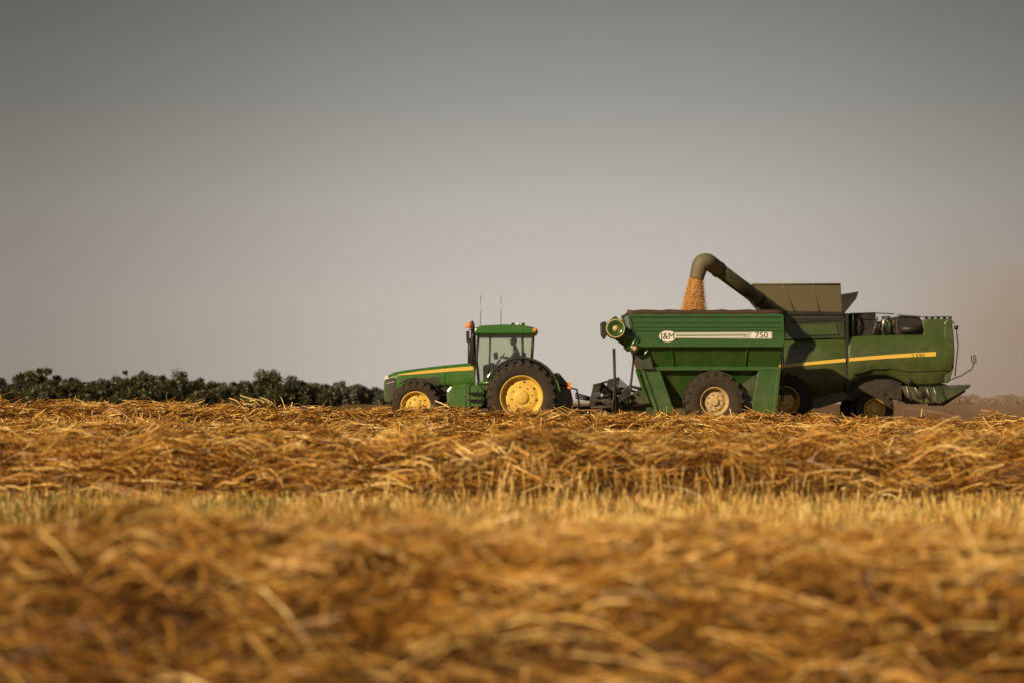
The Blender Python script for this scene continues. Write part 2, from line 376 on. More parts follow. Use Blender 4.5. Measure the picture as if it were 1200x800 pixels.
box('chassis',x0,x1,yc-.28,yc+.28,z0,z1,BLACK,tr,.03)
tube('front_axle',[T3(487,476,60.3),T3(487,476,62.2)],.13,DGREEN,tr)
prism('engine_block',[(475,453),(528,452),(528,474),(480,472)],yc-.36,yc+.36,BLACK,tr,.03)
for i in range(7):
    a=random.uniform(505,527); tube('hose',[T3(a,454,60.86),T3(a+random.uniform(-6,6),463,60.8),T3(a+random.uniform(-8,8),473,60.86)],.022,BLACK,tr,6)
prism('fuel_tank',[(523,458),(528,451),(546,449),(562,451),(568,456),(568,474),(560,479),(532,479),(524,472)],60.32,60.85,GREEN,tr,.06)
prism('battery_box',[(526,474),(566,474),(562,484),(530,484)],60.40,60.9,BLACK,tr,.03)
for i in range(4):
    x0,z0=W(548,484-i*8,60.2); box('step',x0,x0+.42,60.12,60.34,z0,z0+.03,BLACK,tr,.005)
tube('step_rail',[T3(546,484,60.15),T3(546,452,60.2),T3(556,440,60.35),T3(557,415,60.38)],.016,BLACK,tr,6)
tube('step_rail',[T3(560,484,60.15),T3(560,455,60.2)],.016,BLACK,tr,6)
wheel('rear_wheel',(W(611,0,60.3)[0],60.30,1.07),1.10,.66,.62,YELLOW,tr,24,.02)
wheel('rear_wheel',(W(611,0,60.3)[0],62.20,1.07),1.10,.66,.62,YELLOW,tr,24,.02)
wheel('front_wheel',(W(487.5,0,60.35)[0],60.35,.78),.78,.46,.5,YELLOW,tr,20,.02)
wheel('front_wheel',(W(487.5,0,60.35)[0],62.15,.78),.78,.46,.5,YELLOW,tr,20,.02)
tube('rear_axle',[(W(611,0,60.3)[0],60.3,1.07),(W(611,0,60.3)[0],62.2,1.07)],.17,DGREEN,tr)
def arc(name,cx,cz,r0,r1,a0,a1,y0,y1,mat,parent,n=18):
    V=[];Fc=[]
    for i in range(n+1):
        t=math.radians(a0+(a1-a0)*i/n)
        for r,y in((r0,y0),(r1,y0),(r1,y1),(r0,y1)): V.append((cx+r*math.cos(t),y,cz+r*math.sin(t)))
    for i in range(n):
        for k in range(4): Fc.append((4*i+k,4*i+(k+1)%4,4*i+4+(k+1)%4,4*i+4+k))
    Fc.append((0,1,2,3)); Fc.append((4*n+3,4*n+2,4*n+1,4*n))
    return mk(name,V,Fc,mat,parent,.008)
cx=W(611,0,60.3)[0]
for y0,y1 in((60.15,60.75),(61.75,62.35)):
    arc('rear_fender',cx,1.07,1.17,1.22,8,150,y0,y1,GREEN,tr,24)
    arc('fender_extension',cx,1.07,1.165,1.235,30,140,y0-.12 if y0<61 else y1,y0 if y0<61 else y1+.12,BLACK,tr,24)
for yy in(60.74,61.74):
    P=[(cx+1.19*math.cos(math.radians(a)),1.07+1.19*math.sin(math.radians(a))) for a in range(8,151,6)]+[(cx-.9,.9),(cx+.9,.8)]
    n=len(P); mk('fender_wall',[(x,yy,z) for x,z in P]+[(x,yy+.03,z) for x,z in P],[tuple(range(n)),tuple(range(2*n-1,n-1,-1))]+[(i,(i+1)%n,n+(i+1)%n,n+i) for i in range(n)],GREEN,tr,0)
arc('front_fender',W(487.5,0,60.35)[0],.78,.85,.875,35,125,60.12,60.6,BLACK,tr,12)
arc('front_fender',W(487.5,0,60.35)[0],.78,.85,.875,35,125,61.9,62.38,BLACK,tr,12)
prism('hitch_housing',[(630,440),(655,436),(668,452),(672,470),(668,482),(630,484)],60.85,61.65,DGREEN,tr,.05)
for yy in(60.8,61.7):
    tube('lift_arm',[T3(650,478,yy),T3(684,484,yy)],.05,BLACK,tr,8)
    tube('lift_rod',[T3(655,450,yy),T3(676,456,yy),T3(680,482,yy)],.03,BLACK,tr,8)
    prism('tail_lamp',[(664,446),(669,448),(669,455),(665,455)],yy-.3,yy-.1,ORANGE,tr,.01)
tube('drawbar',[T3(640,486,61.25),T3(692,486,61.25)],.06,BLACK,tr,8)
CY0,CY1=60.42,62.08
prism('roof',[(555,388),(557,384),(564,381.5),(590,380.2),(612,380.8),(626,383.5),(631,388),(630,391.5),(556,391.5)],CY0-.08,CY1+.08,GREEN,tr,.06)
prism('roof_lining',[(559,391.2),(627,391.2),(626,394),(560,394)],CY0-.02,CY1+.02,BLACK,tr,.01)
for y in(CY0,CY1):
    tube('pillar',[T3(560.5,392,y),T3(558.5,420,y),T3(561,449,y)],.042,BLACK,tr,8)
    tube('pillar',[T3(574.5,392,y),T3(573,449,y)],.028,BLACK,tr,8)
    tube('pillar',[T3(612,392,y),T3(613,430,y)],.038,BLACK,tr,8)
    tube('pillar',[T3(625,392,y),T3(623,424,y)],.045,BLACK,tr,8)
    tube('sill',[T3(561,448,y),T3(592,448,y)],.05,GREEN,tr,8)
    tube('waist_rail',[T3(594,434,y),T3(624,423,y)],.035,BLACK,tr,8)
    P=[(561,393),(624,393),(622,424),(594,434),(590,447),(561,447)]
    n=len(P); mk('side_glass',[T3(a,b,y+.01) for a,b in P],[tuple(range(n))],GLASS,tr)
for (pa,pb) in(((560.5,393),(560,447)),((625,393),(622.5,424))):
    mk('glass',[T3(*pa,CY0),T3(*pa,CY1),T3(*pb,CY1),T3(*pb,CY0)],[(0,1,2,3)],GLASS,tr)
prism('cab_floor',[(558,447),(630,440),(630,455),(560,458)],CY0+.02,CY1-.02,DGREEN,tr,.03)
prism('dashboard',[(566,428),(578,424),(582,430),(576,449),(566,449)],61.0,61.5,BLACK,tr,.03)
tube('steering_column',[T3(577,432,61.2),T3(586,421,61.2)],.03,BLACK,tr,8)
sw=[]
cxs,czs=W(587,420,61.2)
for k in range(17):
    t=2*math.pi*k/16; sw.append((cxs+.2*math.cos(t)*.55,61.2+.2*math.sin(t),czs+.2*math.cos(t)*.8))
tube('steering_wheel',sw,.016,BLACK,tr,6)
prism('seat',[(592,434),(608,433),(611,414),(616,412),(617,418),(614,442),(594,442)],60.95,61.5,BLACK,tr,.05)
prism('side_console',[(590,428),(606,425),(608,436),(590,436)],61.55,61.8,BLACK,tr,.03)
prism('display',[(578,413),(583,412),(584,420),(579,421)],61.6,61.85,BLACK,tr,.01)
tube('exhaust_stack',[T3(554.5,428,60.62),T3(554.5,392,60.62),T3(554,380,60.62),T3(552.5,376.5,60.62)],[.085,.085,.05,.055],BLACK,tr,12)
tube('air_intake',[T3(551,426,61.9),T3(551,396,61.9)],.08,BLACK,tr,12)
for y in (60.25,62.25):
    tube('mirror_arm',[T3(560,388,y+.15 if y<61 else y-.15),T3(550,386,y),T3(548.5,392,y)],.015,BLACK,tr,6)
prism('mirror',[(546,388),(550,388),(550,401),(546.5,401)],60.15,60.32,BLACK,tr,.015)
tube('beacon',[T3(549.5,384.5,60.3),T3(549.5,378.5,60.3)],[.11,.085],ORANGE,tr,12)
tube('beacon',[T3(627,389,60.36),T3(627,385,60.36)],.07,ORANGE,tr,12)
for px in(563,587): tube('antenna',[T3(px,382,61.3),T3(px+.3,346,61.3)],.011,STEEL,tr,5)
for px in(601,607,613): tube('roof_light',[T3(px,381.5,60.6),T3(px,378.5,60.6)],.05,WHITE if px==607 else BLACK,tr,8)
for y in(60.55,60.8,61.7,61.95): prism('work_light',[(556,385),(559,385),(559,389),(556,389)],y-.08,y+.08,WHITE,tr,.01)
# ------------------------------------------------------------------ DRIVER
def person():
    e=empty('farmer'); Y=61.2
    J=[(*T3(606,431,Y),.15),(*T3(606.5,420,Y),.145),(*T3(605,411.5,Y),.16),(*T3(603.5,407,Y),.065),(*T3(603,404,Y),.06)]
    V=[(a,b,c) for a,b,c,_ in J]; R=[j[3] for j in J]; E=[(0,1),(1,2),(2,3),(3,4)]
    for s in(-1,1):
        b=len(V)
        V+= [(T3(605,411,Y)[0],Y+.21*s,T3(605,411,Y)[2]),(T3(599,420,Y)[0],Y+.27*s,T3(599,420,Y)[2]),(T3(590,418.5,Y)[0],Y+.17*s,T3(590,418.5,Y)[2]),(T3(587.5,417.8,Y)[0],Y+.15*s,T3(587.5,417.8,Y)[2])]
        R+=[.07,.05,.036,.04]; E+=[(2,b),(b,b+1),(b+1,b+2),(b+2,b+3)]
        b=len(V)
        V+= [(T3(604,432,Y)[0],Y+.1*s,T3(604,432,Y)[2]),(T3(590,430,Y)[0],Y+.15*s,T3(590,430,Y)[2]),(T3(587,444,Y)[0],Y+.14*s,T3(587,444,Y)[2]),(T3(582,446,Y)[0],Y+.15*s,T3(582,446,Y)[2])]
        R+=[.09,.07,.05,.045]; E+=[(0,b),(b,b+1),(b+1,b+2),(b+2,b+3)]
    me=bpy.data.meshes.new('body'); me.from_pydata(V,E,[]); o=bpy.data.objects.new('body',me); scene.collection.objects.link(o); o.parent=e
    me.materials.append(CLOTH)
    o.modifiers.new('Skin','SKIN')
    if not me.skin_vertices: 
        bm=bmesh.new(); bm.from_mesh(me); bm.verts.layers.skin.verify(); bm.to_mesh(me); bm.free()
    for i,r in enumerate(R): me.skin_vertices[0].data[i].radius=(r,r)
    me.skin_vertices[0].data[0].use_root=True
    s=o.modifiers.new('sub','SUBSURF'); s.levels=2; s.render_levels=2
    hx,hy,hz=T3(602,400.6,Y)
    def ell(n,c,r,m):
        bm=bmesh.new(); bmesh.ops.create_uvsphere(bm,u_segments=16,v_segments=12,radius=1); 
        me=bpy.data.meshes.new(n); bmesh.ops.transform(bm,matrix=Matrix.Translation(c)@Matrix.Diagonal((*r,1)),verts=bm.verts); bm.to_mesh(me); bm.free()
        me.materials.append(m); me.polygons.foreach_set('use_smooth',[True]*len(me.polygons)); q=bpy.data.objects.new(n,me); scene.collection.objects.link(q); q.parent=e
    ell('head',(hx,hy,hz),(.098,.078,.12),SKIN); ell('nose',(hx-.1,hy,hz-.01),(.02,.013,.022),SKIN)
    ell('chin',(hx-.035,hy,hz-.07),(.06,.055,.05),SKIN)
    for s in(-1,1):
        ell('ear',(hx+.01,hy+s*.078,hz),(.02,.01,.03),SKIN); ell('eye',(hx-.085,hy+s*.03,hz+.015),(.012,.014,.01),WHITE)
        hnd=T3(587.5,417.8,Y); ell('palm',(hnd[0],Y+.15*s,hnd[2]),(.045,.03,.04),SKIN)
        for k in range(4): tube('finger',[(hnd[0]-.02+.0*k,Y+.15*s-.03+.02*k,hnd[2]+.02),(hnd[0]-.05,Y+.15*s-.03+.02*k,hnd[2]+.01),(hnd[0]-.045,Y+.15*s-.03+.02*k,hnd[2]-.025)],.009,SKIN,e,6)
        tube('thumb',[(hnd[0],Y+.15*s-.03*s,hnd[2]),(hnd[0]-.03,Y+.15*s-.055*s,hnd[2]+.01)],.011,SKIN,e,6)
    ell('mouth',(hx-.09,hy,hz-.055),(.008,.022,.005),TARP)
    ell('cap',(hx+.008,hy,hz+.055),(.105,.085,.08),CAPM); ell('cap_brim',(hx-.12,hy,hz+.05),(.06,.06,.01),CAPM)
person()
# ------------------------------------------------------------------ GRAIN CART
gc=empty('grain_cart')
def ring(py,xl,xr,y0,y1):
    x0,z=W(xl,py,60); x1,_=W(xr,py,60); return [(x0,y0,z),(x1,y0,z),(x1,y1,z),(x0,y1,z)]
R_=[ring(368,737,917,60,63.2),ring(388,741.5,917.5,60,63.2),ring(404,745,918,60,63.2),ring(431,752,914,60.42,62.78),ring(478,795,868,61.1,62.1)]
V=sum(R_,[]); Fc=[]
for i in range(4):
    for k in range(4): Fc.append((4*i+k,4*i+(k+1)%4,4*i+4+(k+1)%4,4*i+4+k))
Fc.append((16,17,18,19))
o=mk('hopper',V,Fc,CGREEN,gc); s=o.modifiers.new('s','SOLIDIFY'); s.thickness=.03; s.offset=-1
prism('top_rail',[(736,367),(918,367),(918,371.5),(736.5,371.5)],59.95,60.02,CGREEN,gc,.01)
prism('top_rail',[(736,367),(918,367),(918,371.5),(736.5,371.5)],63.18,63.25,CGREEN,gc,.01,60)
prism('mid_rail',[(745,402.5),(918.5,402.5),(918,406.5),(746,406.5)],59.90,60.02,CGREEN,gc,.012)
for (a,b) in(((737,369),(745,404)),((917,369),(918,404))):
    for Y in(59.99,63.21): tube('corner_post',[T3(a[0],a[1],60)[:1]+(Y,)+T3(a[0],a[1],60)[2:],T3(b[0],b[1],60)[:1]+(Y,)+T3(b[0],b[1],60)[2:]],.045,CGREEN,gc,6,False)
for q in(377,382.5,386.8): prism('side_fold',[(739+(q-372)*.23,q),(917,q),(917,q+1.2),(739+(q-372)*.23,q+1.2)],59.968,60.01,CGREEN,gc,.008)
for px in(787,876):
    a=W(px,405,60); t=(px-745)/(918-745); bx=752+t*(914-752); b=W(bx,431,60)
    tube('rib',[(a[0],59.99,a[1]),(b[0],60.40,b[1])],.022,CGREEN,gc,6,False)
prism('lower_rail',[(751,429),(915,429),(914,433.5),(752,433.5)],60.27,60.44,CGREEN,gc,.012,60)
prism('decal_band',[(791,389.5),(905,388.8),(905,397),(790,396)],59.985,59.997,SILVER,gc,0)
prism('decal_white',[(881,389.6),(904,389.4),(904,396.3),(879,396.3)],59.978,59.984,WHITE,gc,0)
el=[(782.5+10*math.cos(t*.3142),394+6.6*math.sin(t*.3142)) for t in range(20)]
prism('decal_badge',el,59.97,59.99,WHITE,gc,0)
text('badge_lettering','J&M',782.5,394.2,59.965,.27,BLACK,gc)
text('size_lettering','750',892.5,393,59.974,.24,BLACK,gc,1.15)
for k in range(3): prism('decal_line',[(792,390.8+k*1.9),(878-k*3,390.4+k*1.9),(877-k*3,391.1+k*1.9),(792,391.6+k*1.9)],59.981,59.984,WHITE if k!=1 else DGREEN,gc,0)
pts=[];
for i in range(24):
    px=735+i*(183/23); x,z=W(px,366+1.1*math.sin(i*1.7)*.5+ (0.4 if i%2 else 0),60); pts.append((x,60.02,z))
tube('tarp_roll',pts,.085,TARP,gc,10)
pts=[(p[0],63.2,p[2]) for p in pts]; tube('tarp_roll',pts,.06,TARP,gc,10)
for px in(738,917):
    x,z=W(px,366,60); box('end_cap_tarp',x-.03,x+.03,60.05,63.15,z-.05,z+.05,TARP,gc,.02)
gx0,_=W(742,0,60); gx1,_=W(912,0,60)
xx,yy=np.meshgrid(np.linspace(gx0,gx1,50),np.linspace(60.06,63.14,30),indexing='ij')
peak=W(815,0,61.8)[0]; zt=W(0,372,60)[1]
zz=zt-.25+.40*np.exp(-(((xx-peak)/1.1)**2+((yy-61.8)/.9)**2))+.02*fnoise(xx,yy,.8,3)
ii=np.arange(50*30).reshape(50,30)
npmesh('grain_heap',np.stack([xx,yy,zz],-1).reshape(-1,3),np.stack([ii[:-1,:-1],ii[1:,:-1],ii[1:,1:],ii[:-1,1:]],-1).reshape(-1,4),[GRAIN],gc,True)
for Y in(60.30,62.80):
    prism('front_leg',[(752,432),(773,432),(791,484),(770,484)],Y,Y+.1,CGREEN,gc,.015,60.3)
    prism('front_leg_flange',[(750.5,431),(754,431),(772,484),(768,484)],Y-.08,Y+.16,CGREEN,gc,.01,60.3)
    prism('rear_leg',[(889,432),(912,432),(906,484),(880,484)],Y,Y+.1,CGREEN,gc,.015,60.3)
    prism('rear_leg_flange',[(911,431),(915,431),(909,484),(905,484)],Y-.08,Y+.16,CGREEN,gc,.01,60.3)
    prism('frame_rail',[(765,478),(910,478),(910,486),(765,486)],Y+.12,Y+.28,DGREEN,gc,.01,60.3)
    prism('gusset',[(870,450),(889,436),(884,478),(868,478)],Y+.02,Y+.06,DGREEN,gc,.01,60.3)
tube('axle_beam',[T3(836,470,60.6),T3(836,470,62.6)],.14,DGREEN,gc,8)
wheel('cart_wheel',(W(836,0,60.35)[0],60.33,.93),.95,.44,.72,TAN,gc,20,.02)
wheel('cart_wheel',(W(836,0,60.35)[0],62.87,.93),.95,.44,.72,TAN,gc,20,.02)
tube('tongue',[T3(775,483,60.8),T3(720,486,61.2),T3(690,486,61.25)],.09,DGREEN,gc,8)
tube('tongue',[T3(775,483,62.2),T3(720,486,61.35),T3(690,486,61.25)],.09,DGREEN,gc,8)
for dy in(60.5,60.9): tube('ladder_rail',[(W(920.5,0,60)[0],dy,W(0,374,60)[1]),(W(920.5,0,60)[0],dy,W(0,470,60)[1])],.02,BLACK,gc,6)
for k in range(9): 
    z=W(0,378+k*10.5,60)[1]; tube('rung',[(W(920.5,0,60)[0],60.5,z),(W(920.5,0,60)[0],60.9,z)],.016,BLACK,gc,6)
A=Vector(T3(716,381,59.95)); B=Vector(T3(754,411,60.35))
tube('auger_tube',[A,B],.27,CGREEN,gc,20)
def fl(t,r,w,mat=CGREEN):
    c=A.lerp(B,t); d=(B-A).normalized(); tube('flange',[c-d*w,c+d*w],r,mat,gc,24)
for t,r,w in((.0,.31,.03),(.22,.29,.02),(.62,.33,.025),(.68,.33,.025),(1,.34,.03)): fl(t,r,w)
hd=T3(721.5,385,59.62)
lathe('auger_head',[(.0,.02),(.16,.02),(.17,-.03),(.26,-.03),(.30,0),(.31,.06),(.31,.42),(0,.42)],hd,CGREEN,gc,28)
lathe('auger_head_ring',[(.255,-.035),(.26,-.05),(.28,-.05),(.29,-.03)],hd,TAN,gc,28)
lathe('auger_head_core',[(0,-.01),(.08,-.01),(.09,.03)],hd,TAN,gc,20)
sd=T3(744,408,59.82); lathe('auger_gearbox',[(.0,0),(.13,0),(.15,.03),(.15,.3)],sd,DGREEN,gc,20)
lathe('gearbox_cap',[(.0,-.02),(.06,-.02),(.07,.01)],sd,TAN,gc,14)
prism('spout',[(704,378),(710,376),(712,392),(708,398),(704.5,392)],59.7,60.15,BLACK,gc,.03)
tube('lower_auger',[T3(754,411,60.4),T3(772,470,60.75)],.2,CGREEN,gc,16)
prism('auger_bracket',[(736,400),(758,398),(766,432),(752,432)],60.15,60.25,DGREEN,gc,.01)
tube('jack_stand',[T3(719.5,408,60.9),T3(721.5,486,60.9)],.045,BLACK,gc,8)
tube('jack_stand_leg',[T3(721,446,60.9),T3(717,486,60.8)],.03,BLACK,gc,8)
for k in range(4):
    a=random.uniform(-2,2); tube('hydraulic_hose',[T3(742+a,415,60.8),T3(738+a,450+3*k,60.8),T3(722,468+2*k,61),T3(700,470-k,61.2),T3(674,466-2*k,61.2)],.02,BLACK,gc,6)
tube('pto_shaft',[T3(672,478,61.25),T3(765,474,61.3)],.06,BLACK,gc,10)
# ------------------------------------------------------------------ COMBINE
cb=empty('combine_harvester'); Y0,Y1=66.0,69.5
yo=[.25,.05,0,.07,.24]
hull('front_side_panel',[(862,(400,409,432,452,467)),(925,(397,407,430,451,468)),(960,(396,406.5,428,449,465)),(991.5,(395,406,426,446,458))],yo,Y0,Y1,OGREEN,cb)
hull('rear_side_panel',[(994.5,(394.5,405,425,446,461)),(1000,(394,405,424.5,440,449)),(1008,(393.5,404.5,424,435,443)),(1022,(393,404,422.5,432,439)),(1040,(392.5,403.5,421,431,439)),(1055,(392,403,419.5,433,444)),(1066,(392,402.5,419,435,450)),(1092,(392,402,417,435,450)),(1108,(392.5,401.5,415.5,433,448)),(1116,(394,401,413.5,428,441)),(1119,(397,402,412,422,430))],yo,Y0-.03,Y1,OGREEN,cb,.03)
prism('panel_gap',[(991.3,367),(994.7,367),(994.7,458),(991.3,458)],Y0+.03,Y1-.1,BLACK,cb,0)
def cstrip(name,rows,mat,off):
    V=[];Fc=[]
    for px,a,b_ in rows:
        x,z=W(px,a,Y0-off);V.append((x,Y0-off,z)); x,z=W(px,b_,Y0-off);V.append((x,Y0-off,z))
    for i in range(len(rows)-1): Fc.append((2*i,2*i+1,2*i+3,2*i+2))
    o=mk(name,V,Fc,mat,cb); s=o.modifiers.new('s','SOLIDIFY'); s.thickness=.015; s.offset=0
cstrip('side_stripe',[(880,431.5,433.5),(915,427.4,430.6),(950,423.5,427.2),(991,419.6,423.6)],YELLOW,.012)
cstrip('side_stripe',[(995,419.2,423.2),(1030,416.2,420.4),(1070,413.4,418),(1097,412,417.2)],YELLOW,.045)
text('model_lettering','S 690',1076,416,Y0-.056,.15,DGREEN,cb,1.3)
cstrip('lower_crease',[(1000,437,438.2),(1022,431,432),(1045,430.5,431.5),(1066,434,435),(1110,432,433)],DGREEN,.0)
prism('rear_end_panel',[(1108,378),(1113,372),(1117,374),(1119.5,396),(1119,430),(1113,448),(1108,448)],Y0+.12,Y1-.12,OGREEN,cb,.04,Y0)
prism('inner_body',[(870,398),(1108,396),(1108,446),(1060,448),(1060,468),(870,474)],Y0+.45,Y1-.45,BLACK,cb,.03,Y0)
prism('under_shield',[(940,462),(992,458),(1000,466),(960,478),(940,478)],Y0+.25,Y0+.45,DGREEN,cb,.02,Y0)
wheel('rear_wheel',(W(1024,0,66.3)[0],66.42,.66),.68,.36,.5,YELLOW,cb,18,.02)
wheel('rear_wheel',(W(1024,0,66.3)[0],69.08,.66),.68,.36,.5,YELLOW,cb,18,.02)
wheel('drive_wheel',(W(918,0,66.4)[0],66.35,.95),.97,.5,.75,YELLOW,cb,22,.02)
wheel('drive_wheel',(W(918,0,66.4)[0],69.15,.95),.97,.5,.75,YELLOW,cb,22,.02)
tube('rear_axle',[(W(1024,0,66.3)[0],66.5,.72),(W(1024,0,66.3)[0],69,.72)],.13,DGREEN,cb,8)
prism('axle_support',[(1010,450),(1040,450),(1034,480),(1014,480)],Y0+.8,Y1-.8,BLACK,cb,.03,Y0)
prism('straw_chopper',[(1058,452),(1100,447),(1113,450),(1122,460),(1108,471),(1085,473),(1066,466)],Y0+.35,Y1-.35,DGREEN,cb,.05,Y0)
prism('tailboard',[(1098,457),(1128,452),(1140,449.5),(1139.5,453),(1128,460),(1103,473),(1096,470)],Y0+.3,Y1-.3,DGREEN,cb,.03,Y0)
for k in range(5): 
    yy=Y0+.5+k*.55; prism('deflector_fin',[(1104,460),(1132,455),(1136,458),(1108,476)],yy,yy+.03,BLACK,cb,0,Y0)
tube('chopper_pulley',[T3(1078,461,Y0+.30),T3(1078,461,Y0+.36)],.17,BLACK,cb,20)
tube('chopper_pulley',[T3(1066,446,Y0+.0),T3(1066,446,Y0+.1)],.07,BLACK,cb,14)
for k in range(6):
    a=1062+k*8; tube('linkage',[T3(a,452+random.uniform(-2,2),Y0+.28),T3(a+random.uniform(4,12),468+random.uniform(-3,3),Y0+.3)],.025,random.choice([BLACK,STEEL,DGREEN]),cb,6)
tube('tail_light_arm',[T3(1112,445,Y0+.2),T3(1126,440,Y0),T3(1139,432,Y0-.1),T3(1142,424,Y0-.1)],.022,BLACK,cb,6)
prism('tail_light',[(1139,415.5),(1144,415.5),(1145,425),(1140,425)],Y0-.2,Y0,STEEL,cb,.02)
tube('work_lamp',[T3(1119,384,Y0+.3),T3(1123,384,Y0+.3)],.07,BLACK,cb,10)
tube('rear_ladder',[T3(1119,440,Y0+.6),T3(1123,405,Y0+.6),T3(1121,385,Y0+.6)],.018,BLACK,cb,6)
prism('radiator_housing',[(1000,366),(1030,365),(1030,394),(1000,394)],Y0+.5,Y1-.4,BLACK,cb,.03,Y0)
prism('deck',[(905,368),(991,367),(991,396),(905,398)],Y0+.15,Y1-.15,DGREEN,cb,.02,Y0)
prism('deck_panel',[(928,373),(988,371.5),(988,376),(928,378)],Y0+.11,Y0+.2,BLACK,cb,.01,Y0)
prism('deck_panel',[(936,381),(980,380),(984,392),(940,393)],Y0+.10,Y0+.2,OGREEN,cb,.01,Y0)
prism('engine_cover',[(1052,372),(1058,369.5),(1080,371),(1083,375),(1083,392),(1052,392)],Y0+.3,Y1-.6,BLACK,cb,.04,Y0)
prism('engine_block',[(1030,376),(1052,374),(1052,394),(1030,394)],Y0+.8,Y1-.8,DGREEN,cb,.03,Y0)
prism('rear_cowl',[(1083,377),(1090,373),(1109,374),(1116,380),(1118,395),(1084,395)],Y0+.2,Y1-.2,OGREEN,cb,.04,Y0)
tube('intake_pipe',[T3(1034,388,Y0+.4),T3(1036,376,Y0+.4),T3(1041,372,Y0+.45),T3(1047,376,Y0+.5),T3(1048,390,Y0+.5)],.07,STEEL,cb,10)
tube('muffler',[T3(1056,386,Y0+.25),T3(1080,386,Y0+.25)],.12,BLACK,cb,12)
for k in range(9):
    a=random.uniform(1003,1048); tube('pipe',[T3(a,392,Y0+.35),T3(a+random.uniform(-6,6),380,Y0+.3),T3(a+random.uniform(-9,9),random.uniform(370,377),Y0+.45)],random.uniform(.02,.04),random.choice([BLACK,BLACK,STEEL,DGREEN]),cb,8)
tube('handrail',[T3(1000,393,Y0+.15),T3(1000,367,Y0+.15),T3(1030,367,Y0+.15),T3(1048,368,Y0+.15)],.018,DGREEN,cb,6)
tube('handrail',[T3(1052,369,Y0+.2),T3(1090,372,Y0+.2),T3(1112,371,Y0+.2),T3(1119,380,Y0+.2)],.018,BLACK,cb,6)
for k in range(5): tube('rear_knob',[T3(1086+k*7,374,Y0+.3),T3(1086+k*7,371,Y0+.3)],.05,BLACK,cb,8)
def r2(py,xl,xr,y0,y1):
    a,z=W(xl,py,Y0); b_,_=W(xr,py,Y0); return [(a,y0,z),(b_,y0,z),(b_,y1,z),(a,y1,z)]
V=r2(367,908,989,Y0+.2,Y1-.2)+r2(333,882,985,Y0-.12,Y1+.12); Fc=[(k,(k+1)%4,4+(k+1)%4,4+k) for k in range(4)]
o=mk('grain_tank_extension',V,Fc,OLIVE,cb); s=o.modifiers.new('s','SOLIDIFY'); s.thickness=.03
for (pa,pb) in(((934,367),(916,333)),((962,367),(952,333))):
    tube('tank_rib',[T3(pa[0],pa[1],Y0)[:1]+(Y0+.19,)+T3(pa[0],pa[1],Y0)[2:],T3(pb[0],pb[1],Y0)[:1]+(Y0-.13,)+T3(pb[0],pb[1],Y0)[2:]],.014,OLIVE,cb,6)
tube('tank_rim',[(W(882,333,Y0)[0],Y0-.12,W(0,333,Y0)[1]),(W(985,333,Y0)[0],Y0-.12,W(0,333,Y0)[1])],.03,OLIVE,cb,6)
prism('tank_flap',[(985.5,345),(1007,341.5),(1004,350),(991,366),(988,366)],Y0+.0,Y1-.2,BLACK,cb,.015,Y0)
prism('tank_sill',[(904,364),(991,365.5),(991,369),(905,369)],Y0+.08,Y1-.1,BLACK,cb,.01,Y0)
prism('cab_base',[(812,418),(862,416),(862,450),(830,456),(812,440)],Y0+.8,Y1-.8,OGREEN,cb,.04,Y0)
prism('cab_glass',[(808,378),(860,378),(862,417),(818,418)],Y0+.75,Y1-.75,GLASS,cb,.0,Y0)
prism('cab_roof',[(800,372),(806,370),(862,370),(866,379),(804,379)],Y0+.65,Y1-.65,GREEN,cb,.04,Y0)
for px in(812,842,860):
    for yy in(Y0+.78,Y1-.78): tube('cab_pillar',[(W(px,0,Y0)[0],yy,W(0,378,Y0)[1]),(W(px+3,0,Y0)[0],yy,W(0,418,Y0)[1])],.04,BLACK,cb,6)
prism('operator_seat',[(834,402),(848,402),(850,385),(855,385),(855,412),(834,412)],Y0+1.4,Y0+2,BLACK,cb,.04,Y0)
prism('feederhouse',[(800,452),(868,428),(880,460),(770,488),(765,474)],Y0+1.1,Y1-1.1,OGREEN,cb,.03,Y0)
HY0,HY1=64.4,71.2
def HX(px): return W(px,0,67)[0]
def HZ(py): return W(0,py,67)[1]
box('header_back',HX(757),HX(762),HY0,HY1,.15,1.15,DGREEN,cb,.02)
box('header_floor',HX(700),HX(760),HY0,HY1,.12,.22,BLACK,cb,.02)
tube('header_beam',[(HX(758),HY0,1.2),(HX(758),HY1,1.2)],.09,DGREEN,cb,8)
for yy in(HY0,HY1-.06): prism('header_end',[(757,455),(762,448),(762,494),(690,496),(684,492),(720,480)],yy,yy+.06,DGREEN,cb,.01,67)
tube('cross_auger',[(HX(745),HY0+.1,.55),(HX(745),HY1-.1,.55)],.22,BLACK,cb,14)
rc=(HX(716),HZ(462.5)); RR=.56
tube('reel_shaft',[(rc[0],HY0,rc[1]),(rc[0],HY1,rc[1])],.08,BLACK,cb,10)
V=[];Fc=[]
for k in range(6):
    t=k*math.pi/3+.3; bx=rc[0]+RR*math.cos(t); bz=rc[1]+RR*math.sin(t)
    tube('reel_bat',[(bx,HY0,bz),(bx,HY1,bz)],.045,BLACK,cb,6)
    for yy in np.arange(HY0,HY1,.12):
        b0=len(V); V+=[(bx-.02,yy,bz),(bx+.02,yy,bz),(bx-.09,yy,bz-.30),(bx,yy+.02,bz)]; Fc+=[(b0,b0+1,b0+2),(b0,b0+3,b0+2)]
    t2=t+math.pi/3
    for yy in np.linspace(HY0,HY1,6):
        tube('reel_spoke',[(rc[0],yy,rc[1]),(bx,yy,bz)],.03,BLACK,cb,6)
        tube('reel_hoop',[(bx,yy,bz),(rc[0]+RR*math.cos(t2),yy,rc[1]+RR*math.sin(t2))],.025,BLACK,cb,6)
mk('reel_tines',V,Fc,BLACK,cb,0,False,2,False)
